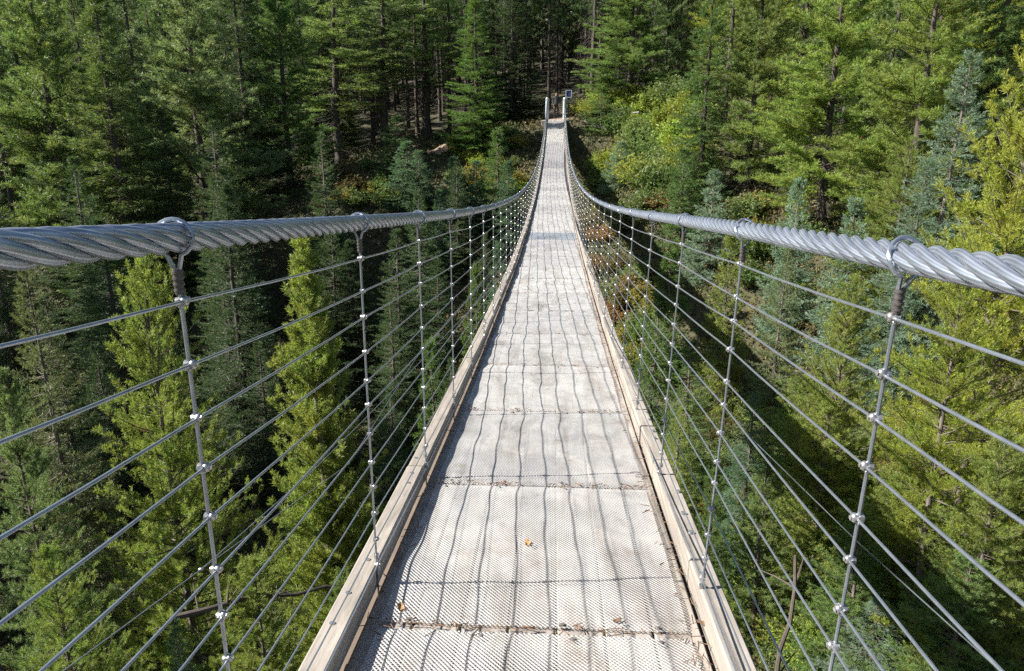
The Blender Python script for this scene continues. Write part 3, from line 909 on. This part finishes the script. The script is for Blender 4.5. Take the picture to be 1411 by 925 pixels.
tree('mid_pine', 875, -40, 54, 120, OLIVE, 'pine with long level boughs above the shrub slope', FE)
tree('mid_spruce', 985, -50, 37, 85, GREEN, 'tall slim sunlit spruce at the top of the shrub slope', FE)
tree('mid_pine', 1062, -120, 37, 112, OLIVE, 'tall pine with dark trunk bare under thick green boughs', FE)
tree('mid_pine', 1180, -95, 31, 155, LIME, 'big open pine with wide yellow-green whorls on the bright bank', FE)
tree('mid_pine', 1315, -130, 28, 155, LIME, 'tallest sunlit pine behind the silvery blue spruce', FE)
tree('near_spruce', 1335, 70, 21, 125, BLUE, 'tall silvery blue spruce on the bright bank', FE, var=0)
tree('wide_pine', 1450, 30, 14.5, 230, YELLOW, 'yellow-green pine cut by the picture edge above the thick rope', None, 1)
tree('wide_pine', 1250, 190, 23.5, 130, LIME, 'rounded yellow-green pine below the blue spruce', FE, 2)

# small spruces on the far bank and bright slope
SM = 'young spruces on the banks'
for px, pt, D, wp, tn, lb in [
    (560, 195, 45, 62, TEAL, 'taller of the twin dark green spruces left of the dirt path'),
    (577, 208, 44, 50, TEAL, 'shorter of the twin dark green spruces left of the dirt path'),
    (545, 160, 48, 60, DEEP, 'bushy dark spruce behind the twin spruces'),
    (627, 217, 42, 52, TEAL, 'pointed young spruce just below the dirt path'),
    (655, 222, 42, 50, TEAL, 'young spruce second from the dirt path'),
    (684, 178, 43, 62, GREEN, 'tallest young spruce of the clump left of the bridge end'),
    (700, 222, 41, 44, TEAL, 'youngest spruce of the clump, next to the bridge'),
    (605, 262, 40, 40, TEAL, 'low spruce peeping over the thick rope'),
    (830, 118, 50, 44, GREEN, 'young spruce at the crest of the shrub slope'),
    (857, 195, 41, 52, BLUE, 'lone blue-green spruce in the middle of the shrub slope'),
    (945, 205, 33, 62, GREEN, 'green spruce at the foot of the slim sunlit spruce'),
    (985, 235, 30, 66, BLUE, 'blue-green spruce just above the rope by the slope'),
    (1104, 248, 25, 72, BLUE, 'small pale blue spruce over the thick rope below the big pine'),
    (1185, 275, 23, 84, BLUE, 'pale blue bushy spruce over the rope next to the rounded pine'),
    (1272, 215, 21, 90, BLUE, 'pale spruce in front of the rounded yellow-green pine'),
    (925, 345, 26, 80, GREEN, 'green spruce below the rope, behind the shaded gully'),
    (905, 405, 23, 84, GREEN, 'full green spruce beside the orange shrubs'),
    (955, 470, 19, 110, GREEN, 'wide green spruce under the mesh on the bright side'),
    (1082, 340, 20, 90, GREY, 'thin grey-green spruce under the rope'),
    (1010, 320, 23, 70, LIME, 'short yellow-green tree right under the rope'),
    (1040, 545, 15, 110, TEAL, 'low dark fir beside the leaning dead stem'),
    (1215, 830, 11, 150, BLUE, 'small blue fir at the bottom by the mesh wires'),
    (935, 560, 17.5, 90, LIME, 'olive young tree near the curb under the mesh')]:
    tree('small_spruce' if D > 22 else 'near_spruce', px, pt, D, wp, tn, lb, SM)
tree('wide_pine', 1172, 385, 15, 170, LIME, 'young yellow-green pine centred below the thick rope on the bright side', None, 0)
tree('wide_pine', 1345, 375, 12, 190, YELLOW, 'big yellow-green pine at the picture edge behind the mesh', None, 1)
for px, pt, D, wp, tn, lb in [
    (1150, 560, 14.2, 105, LIME, 'bright pine crown rising from the bridge shadow, left of the mesh clamps'),
    (1262, 645, 12.4, 140, LIME, 'bushy sunlit pine low behind the last hanger on the bright side'),
    (1065, 625, 13.2, 95, OLIVE, 'olive pine top just behind the leaning dead stem'),
    (1195, 715, 11.4, 115, GREEN, 'small green pine low between the mesh wires and the shadow'),
    (1335, 770, 10.4, 140, OLIVE, 'squat olive pine at the very bottom beneath the outer mesh wires'),
    (990, 650, 13.0, 80, GREEN, 'small green pine tucked against the curb timber on the bright side')]:
    tree('near_pine', px, pt, D, wp, tn, lb, 'low pines below the bright side')
tree('near_pine', 1110, 520, 16, 110, LIME, 'low pine in front of the thin grey-green spruce', None, 2)
tree('wide_pine', 1390, 600, 11, 170, LIME, 'spreading low pine in the corner behind the mesh wires', None, 0)

# unseen spruces added to cast shade into the ravine, then the dark understorey
for (x, y, H) in [(-27, 19, 20), (-24, 17, 18), (-31, 25, 20), (-34, 32, 18)]:
    plant('mid_spruce', x, y, H, 1.35, DEEP, 'unseen tall spruce added up the ravine to cast shade', 'added shade spruces up the ravine')
for (x, y, H) in [(-16, 7, 9.5), (-18, 10, 10.5), (-17, 13.2, 10), (-20, 16, 10.5), (-15, 4.5, 9)]:  # lower unseen spruces, added so that only the ravine floor is shaded
    plant('near_spruce', x, y, H, 1.5, DEEP, 'unseen bushy spruce added to shade the ravine floor', 'added shade spruces outside the view')
US = 'dark understorey spruces on the ravine floor'
for (x, y, H) in [(-17, 27, 8), (-13, 29, 9), (-20, 31, 9), (-9, 30, 8), (-15, 34, 10), (-24, 31, 9), (-6, 33, 8), (-11, 36, 9), (-19, 37, 9), (-4.5, 29, 6.5), (-8, 25, 6), (-12, 22, 6), (-25, 37, 9), (-5, 39, 6), (-10, 17.5, 5), (-13, 20, 6), (-7, 18.5, 4.5), (-5, 22, 5), (-16, 22.5, 6.5), (-9.5, 23, 6), (-3.6, 25, 5), (-12, 26, 7), (-3.2, 34, 5), (-21, 27, 8), (-6, 27, 6)]:
    plant('near_spruce', x, y, H, H / 8 * 1.15, DEEP, 'shaded spruce on the dark ravine floor behind the mesh wires', US)

# forest behind, one by one
def clear(x, y, d):
    return all((x - a) ** 2 + (y - b_) ** 2 > (d + .25 * r_) ** 2 for a, b_, r_ in TREES)
rf = random.Random(3)
fill = 0
zone = {0: 'tall pine in the dense shaded forest left of the far tower', 1: 'bare-trunked pine in the dark forest directly behind the far tower', 2: 'pine in the hillside forest above the shrub slope'}
cand = []
for gy_ in np.arange(30, 92, 3.4):
    for gx_ in np.arange(-75, 75, 3.4):
        cand.append((gx_ + rf.uniform(-1.3, 1.3), gy_ + rf.uniform(-1.3, 1.3)))
cand.sort(key=lambda c_: math.hypot(*c_))
for x, y in cand:
    D = math.hypot(x, y); az = math.degrees(math.atan2(x, y))
    if abs(az + 3.2) > 39: continue
    az2 = az
    dmin = 50 if az2 < -12 else 56 if az2 < 3 else 55 if az2 < 10 else 41 if az2 < 18 else 34
    if D < dmin or D > 84 or fill >= 215: continue
    if abs(x) < 1.6 and y < 66: continue
    if not clear(x, y, 2.6 if az2 > 8 else 1.9): continue
    if -30 < x < 0 and 49 + .12 * x < y < 54.8 + .12 * x: continue     # the clearing the sun reaches the tower through
    mid_ = -15 < az2 < 7
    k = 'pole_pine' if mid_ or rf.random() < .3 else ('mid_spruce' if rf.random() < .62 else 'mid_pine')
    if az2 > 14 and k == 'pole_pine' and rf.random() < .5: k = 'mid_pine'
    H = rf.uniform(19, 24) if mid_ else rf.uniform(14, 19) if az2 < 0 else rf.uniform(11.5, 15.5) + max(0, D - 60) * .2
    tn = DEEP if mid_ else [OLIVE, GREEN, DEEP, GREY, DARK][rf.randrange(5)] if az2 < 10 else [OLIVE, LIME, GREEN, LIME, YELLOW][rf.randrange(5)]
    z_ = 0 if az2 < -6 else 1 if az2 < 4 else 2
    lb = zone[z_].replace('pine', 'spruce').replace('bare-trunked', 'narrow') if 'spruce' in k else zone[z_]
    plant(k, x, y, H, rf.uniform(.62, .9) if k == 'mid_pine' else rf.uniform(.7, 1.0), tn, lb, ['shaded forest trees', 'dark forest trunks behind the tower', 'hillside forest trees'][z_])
    fill += 1

# the wood beyond, which reads as one dark mass
def far_wood():
    Vt, Ft, Vc, Fc = [], [], [], []
    ot = oc = 0
    pm = [tree_parts(900 + i, 20, 2.4, .2, 'pine' if i % 2 else 'spruce', 60 if i % 2 else 90, 3, 5, .6, .16, .6, dead=12, sides=5) for i in range(3)]
    arr = []
    for mt, mc in pm:
        a = []
        for me, k in ((mt, 4), (mc, 4)):
            v_ = np.empty(len(me.vertices) * 3, np.float32); me.vertices.foreach_get('co', v_)
            f_ = np.empty(len(me.loops), np.int32); me.loops.foreach_get('vertex_index', f_)
            a.append((v_.reshape(-1, 3), f_.reshape(-1, k)))
        arr.append(a)
    n = 0
    for y in np.arange(84, 150, 4.6):
        for x in np.arange(-y * .82, y * .75, 4.6):
            x2, y2 = x + rf.uniform(-2, 2), y + rf.uniform(-2, 2)
            a = arr[n % 3]; s = rf.uniform(.85, 1.2); th = rf.uniform(0, 6.28)
            Rm = np.array([[math.cos(th), -math.sin(th), 0], [math.sin(th), math.cos(th), 0], [0, 0, 1]]) * s
            o_ = np.array([x2, y2, T(x2, y2) - .2])
            Vt.append(a[0][0] @ Rm.T + o_); Ft.append(a[0][1] + ot); ot += len(a[0][0])
            Vc.append(a[1][0] @ Rm.T + o_); Fc.append(a[1][1] + oc); oc += len(a[1][0])
            n += 1
    e = empty('distant_forest', (0, 100, 0)); tag(e, kind='stuff')
    for nm, v_, f_, mt_ in (('trunks', Vt, Ft, M['bark']), ('crowns', Vc, Fc, M['spruce'])):
        o = link(nm, np_mesh(nm, np.concatenate(v_) - np.array([0, 100, 0]), np.concatenate(f_)), e, mt_); o['kind'] = 'stuff'
        o.color = (.045, .065, .026, 1)
    return n
NFAR = far_wood()

# ------------------------------------------------------------------ shrubs and ground cover
def shrub_mesh(seed, R, nst, leafL, leafW, npl):
    rng = np.random.default_rng(seed)
    st, rad, tp, td = [], [], [], []
    s = np.linspace(0, 1, 4)
    for i in range(nst):
        az = rng.uniform(0, 6.283); el = rng.uniform(.5, 1.45); L = R * rng.uniform(.7, 1.25)
        d = np.array([math.cos(az) * math.cos(el), math.sin(az) * math.cos(el), math.sin(el)])
        pts = d[None] * (L * s)[:, None] + rng.normal(0, .06 * R, (4, 3)) * s[:, None]
        st.append(pts); rad.append(.012 * (1 - .8 * s))
        for q in range(npl):
            f_ = rng.uniform(.25, 1.0); p = pts[0] + (pts[3] - pts[0]) * f_ + rng.normal(0, .13 * R, 3)
            tp.append(p); td.append(unit(d + rng.normal(0, .6, 3)))
    Vs, Fs = tubes(np.array(st), np.array(rad), 3)
    Vc, Fc = blades(np.array(tp), np.array(td), leafL, leafW, 5, .4, 1.3, leafL, rng, .1)
    Vc[:, 2] = np.maximum(Vc[:, 2], -.1)
    return np_mesh('stems', Vs, Fs), np_mesh('leaves', Vc, Fc)
SH = []
for i in range(4):
    a, b_ = shrub_mesh(70 + i, 1.0, 40, .10, .045, 36); a.materials.append(M['bark_grey']); b_.materials.append(M['leaf']); SH.append((a, b_))
SHN = []
for i in range(2):
    a, b_ = shrub_mesh(80 + i, 1.0, 50, .05, .024, 60); a.materials.append(M['bark_grey']); b_.materials.append(M['leaf']); SHN.append((a, b_))
def shrub(x, y, s, tint, label, group, near=False):
    a, b_ = (SHN if near else SH)[random.randrange(2 if near else 4)]
    e = empty('shrub', (x, y, T(x, y) - .05), label, 'shrub', group)
    e.rotation_euler = (0, 0, random.uniform(0, 6.28)); e.scale = (s * random.uniform(.9, 1.3), s * random.uniform(.9, 1.3), s * random.uniform(.7, 1.0))
    link('stems', a, e); c = link('leaves', b_, e); j = random.uniform(.85, 1.15)
    c.color = (tint[0] * j, tint[1] * j, tint[2] * j, 1)
GOLDGREEN = (.165, .185, .036); ORANGE = (.17, .105, .035); GOLD = (.17, .155, .035); SAGE = (.10, .135, .05); RUST = (.105, .085, .04); BRIGHT = (.150, .200, .036); MOSS = (.075, .115, .034)
def on_ground(px, py_):
    d = ray(px, py_); lo, hi = 2.0, 120.0
    ts = np.linspace(3, 90, 400); P = np.array([[d.x * q, d.y * q, d.z * q] for q in ts])
    h = terr(P[:, :2]); below = np.where(P[:, 2] < h)[0]
    k = below[0] if len(below) else len(ts) - 1
    return P[k]
rs = random.Random(8)
LOGP = on_ground(821, 185)
for n_, (x0, x1, y0, y1, cnt_, tints, lab, gr, near, sz) in enumerate([
    (790, 965, 135, 265, 80, [BRIGHT, SAGE, GOLDGREEN, BRIGHT, SAGE, MOSS, GOLDGREEN, BRIGHT], 'sunlit green and gold shrub on the steep slope beside the far tower', 'shrubs on the slope beside the far tower', False, (.5, 1.5)),
    (795, 915, 285, 520, 34, [GOLD, ORANGE, RUST, SAGE, MOSS, RUST], 'gold and rust autumn shrub under the mesh beside the deck', 'autumn shrubs beside the deck', False, (.6, 1.1)),
    (455, 540, 225, 290, 12, [GOLD, SAGE, RUST, MOSS], 'brownish shrub at the foot of the shaded pines above the thick rope', 'brown shrubs at the foot of the pines', False, (.6, 1.1)),
    (620, 745, 180, 270, 36, [GOLD, SAGE, BRIGHT], 'golden green shrub on the bank by the young spruce clump', 'shrubs on the bank by the spruce clump', False, (.5, .9)),
    (980, 1411, 600, 925, 150, [SAGE, BRIGHT, MOSS, GOLD, SAGE, RUST, BRIGHT, MOSS], 'leafy low shrub on the sunlit ground below the mesh wires', 'low shrubs on the sunlit ground below', True, (.45, 1.0)),
    (945, 1411, 250, 430, 44, [SAGE, BRIGHT, MOSS, GOLD, MOSS], 'green shrub between the small blue spruces on the bright bank', 'shrubs among the small spruces on the bright bank', False, (.6, 1.2)),
    (560, 700, 420, 560, 8, [GREEN, BRIGHT, GOLD], 'green shrub in the ravine close beside the curb', 'shrubs beside the curb', False, (.5, .9)),
    (0, 420, 800, 925, 10, [DEEP, SAGE, TEAL], 'dark low shrub in shade under the near pines', 'shaded shrubs under the near pines', True, (.4, .7))]):
    for k in range(cnt_):
        p = on_ground(rs.uniform(x0, x1), rs.uniform(y0, y1))
        if p[1] < 5 or p[1] > 56 or (abs(p[0]) < 1.9 and p[1] > 40) or (abs(p[0] - LOGP[0]) < 1.5 and -3.2 < p[1] - LOGP[1] < .6): continue
        shrub(p[0], p[1], rs.uniform(*sz), tints[rs.randrange(len(tints))], lab, gr, near)

def cover():
    rng = np.random.default_rng(21)
    n = 85000
    th = rng.uniform(R_(-42), R_(36), n); D = 8 + 54 * rng.uniform(0, 1, n) ** 1.15
    x, y = D * np.sin(th), D * np.cos(th)
    z = terr(np.c_[x, y])
    keep = ((np.abs(x) > 1.0) | (y < 50)) & (np.hypot(x - (pA.x + pB.x) / 2, (y - (pA.y + pB.y) / 2) * 1.2) > 1.6)
    x, y, z, D = x[keep], y[keep], z[keep], D[keep]
    P = np.c_[x, y, z + rng.uniform(.03, .30, len(x))]
    Dd = unit(np.c_[rng.normal(0, .5, (len(x), 2)), np.ones(len(x))])
    sc_ = np.clip(D / 26, .5, 1.5)
    outV, outF, off = [], [], 0
    for lo, hi, l, w_ in ((0, 15, .085, .032), (15, 30, .12, .042), (30, 80, .17, .06)):
        k = (D >= lo) & (D < hi)
        v_, f_ = blades(P[k], Dd[k], l, w_, 7, .4, 1.4, .1, rng, .1)
        outV.append(v_); outF.append(f_ + off); off += len(v_)
    o = link('ground_cover', np_mesh('ground_cover', np.concatenate(outV), np.concatenate(outF)), None, None)
    m, t, b = new_mat('ground_leaves')
    ge = t.nodes.new('ShaderNodeNewGeometry')
    f1 = noise(t, .28, 4, .6, mapping(t, (1, 1, 1)))
    c = ramp(t, f1, [(.30, (.055, .080, .024)), (.46, (.115, .125, .035)), (.56, (.15, .115, .045)), (.66, (.085, .105, .03)), (.78, (.13, .08, .035))])
    c = mix(t, 1.0, c, ramp(t, ge.outputs['Random Per Island'], [(0, (.55, .55, .55)), (1, (1.3, 1.3, 1.2))]), 'MULTIPLY')
    t.links.new(c, b.inputs['Base Color']); b.inputs['Roughness'].default_value = .7
    o.data.materials.append(m)
    tag(o, 'low mixed green and rusty ground plants covering the ravine banks', None, None, 'stuff')
cover()

# ------------------------------------------------------------------ fallen wood
def log(name, a, b_, r, mat, label, cat, bend=.03, twigs=0):
    a, b_ = Vector(a), Vector(b_); L = (b_ - a).length
    pts = [a.lerp(b_, q / 7) + Vector((0, 0, bend * L * 1.2 * math.sin(q / 7 * 2.6 + a.x))) + Vector((random.uniform(-1, 1), random.uniform(-1, 1), random.uniform(-.4, .4))) * bend * L * (.8 if 0 < q < 7 else .1) for q in range(8)]
    mb = MB().path(pts, [r * (1 - .5 * q / 7) for q in range(8)], 8)
    for k in range(twigs):
        p = pts[random.randrange(1, 7)]; d = Vector((random.uniform(-1, 1), random.uniform(-1, 1), random.uniform(-.3, 1))).normalized()
        mb.path([p, p + d * L * .1, p + d * L * .18 + Vector((0, 0, -.05))], [r * .4, r * .25, r * .08], 5)
    o = mb.build(name, M[mat], None, True)
    return tag(o, label, cat)
p0 = on_ground(806, 181); p1 = on_ground(836, 189)
log('fallen_log', (p0[0], p0[1], p0[2] + .55), (p1[0], p1[1], p1[2] + .55), .15, 'deadwood', 'short bleached log lying in the shrubs beside the far tower', 'log')
p0 = on_ground(815, 174); p1 = on_ground(880, 168)
log('fallen_log', (p0[0], p0[1], p0[2] + .7), (p1[0], p1[1], p1[2] + .7), .09, 'deadwood', 'thin grey log half hidden in shrubs above the bleached log', 'log', twigs=3)
p0 = on_ground(872, 282); p1 = on_ground(893, 258)
log('dead_branch', (p0[0], p0[1], p0[2] + .3), (p1[0], p1[1], p1[2] + .6), .09, 'deadwood', 'pale dead stem leaning on the shrub slope just above the rope', 'dead branch', twigs=3)
log('dead_branch', at(235, 862, 10.2), at(470, 806, 10.9), .045, 'darkwood', 'dark fallen branch caught across the low pines near the curb', 'dead branch', bend=.045, twigs=9)
q0 = at(1064, 890, 10.2); q1 = at(1096, 762, 11.4)
log('dead_tree', (q0.x, q0.y, T(q0.x, q0.y) - .1), q1, .055, 'darkwood', 'dark leaning dead trunk standing in the low shrubs below the curb', 'dead trunk', .03, 8)
print('trees', len(TREES), 'far', NFAR, 'fill', fill)
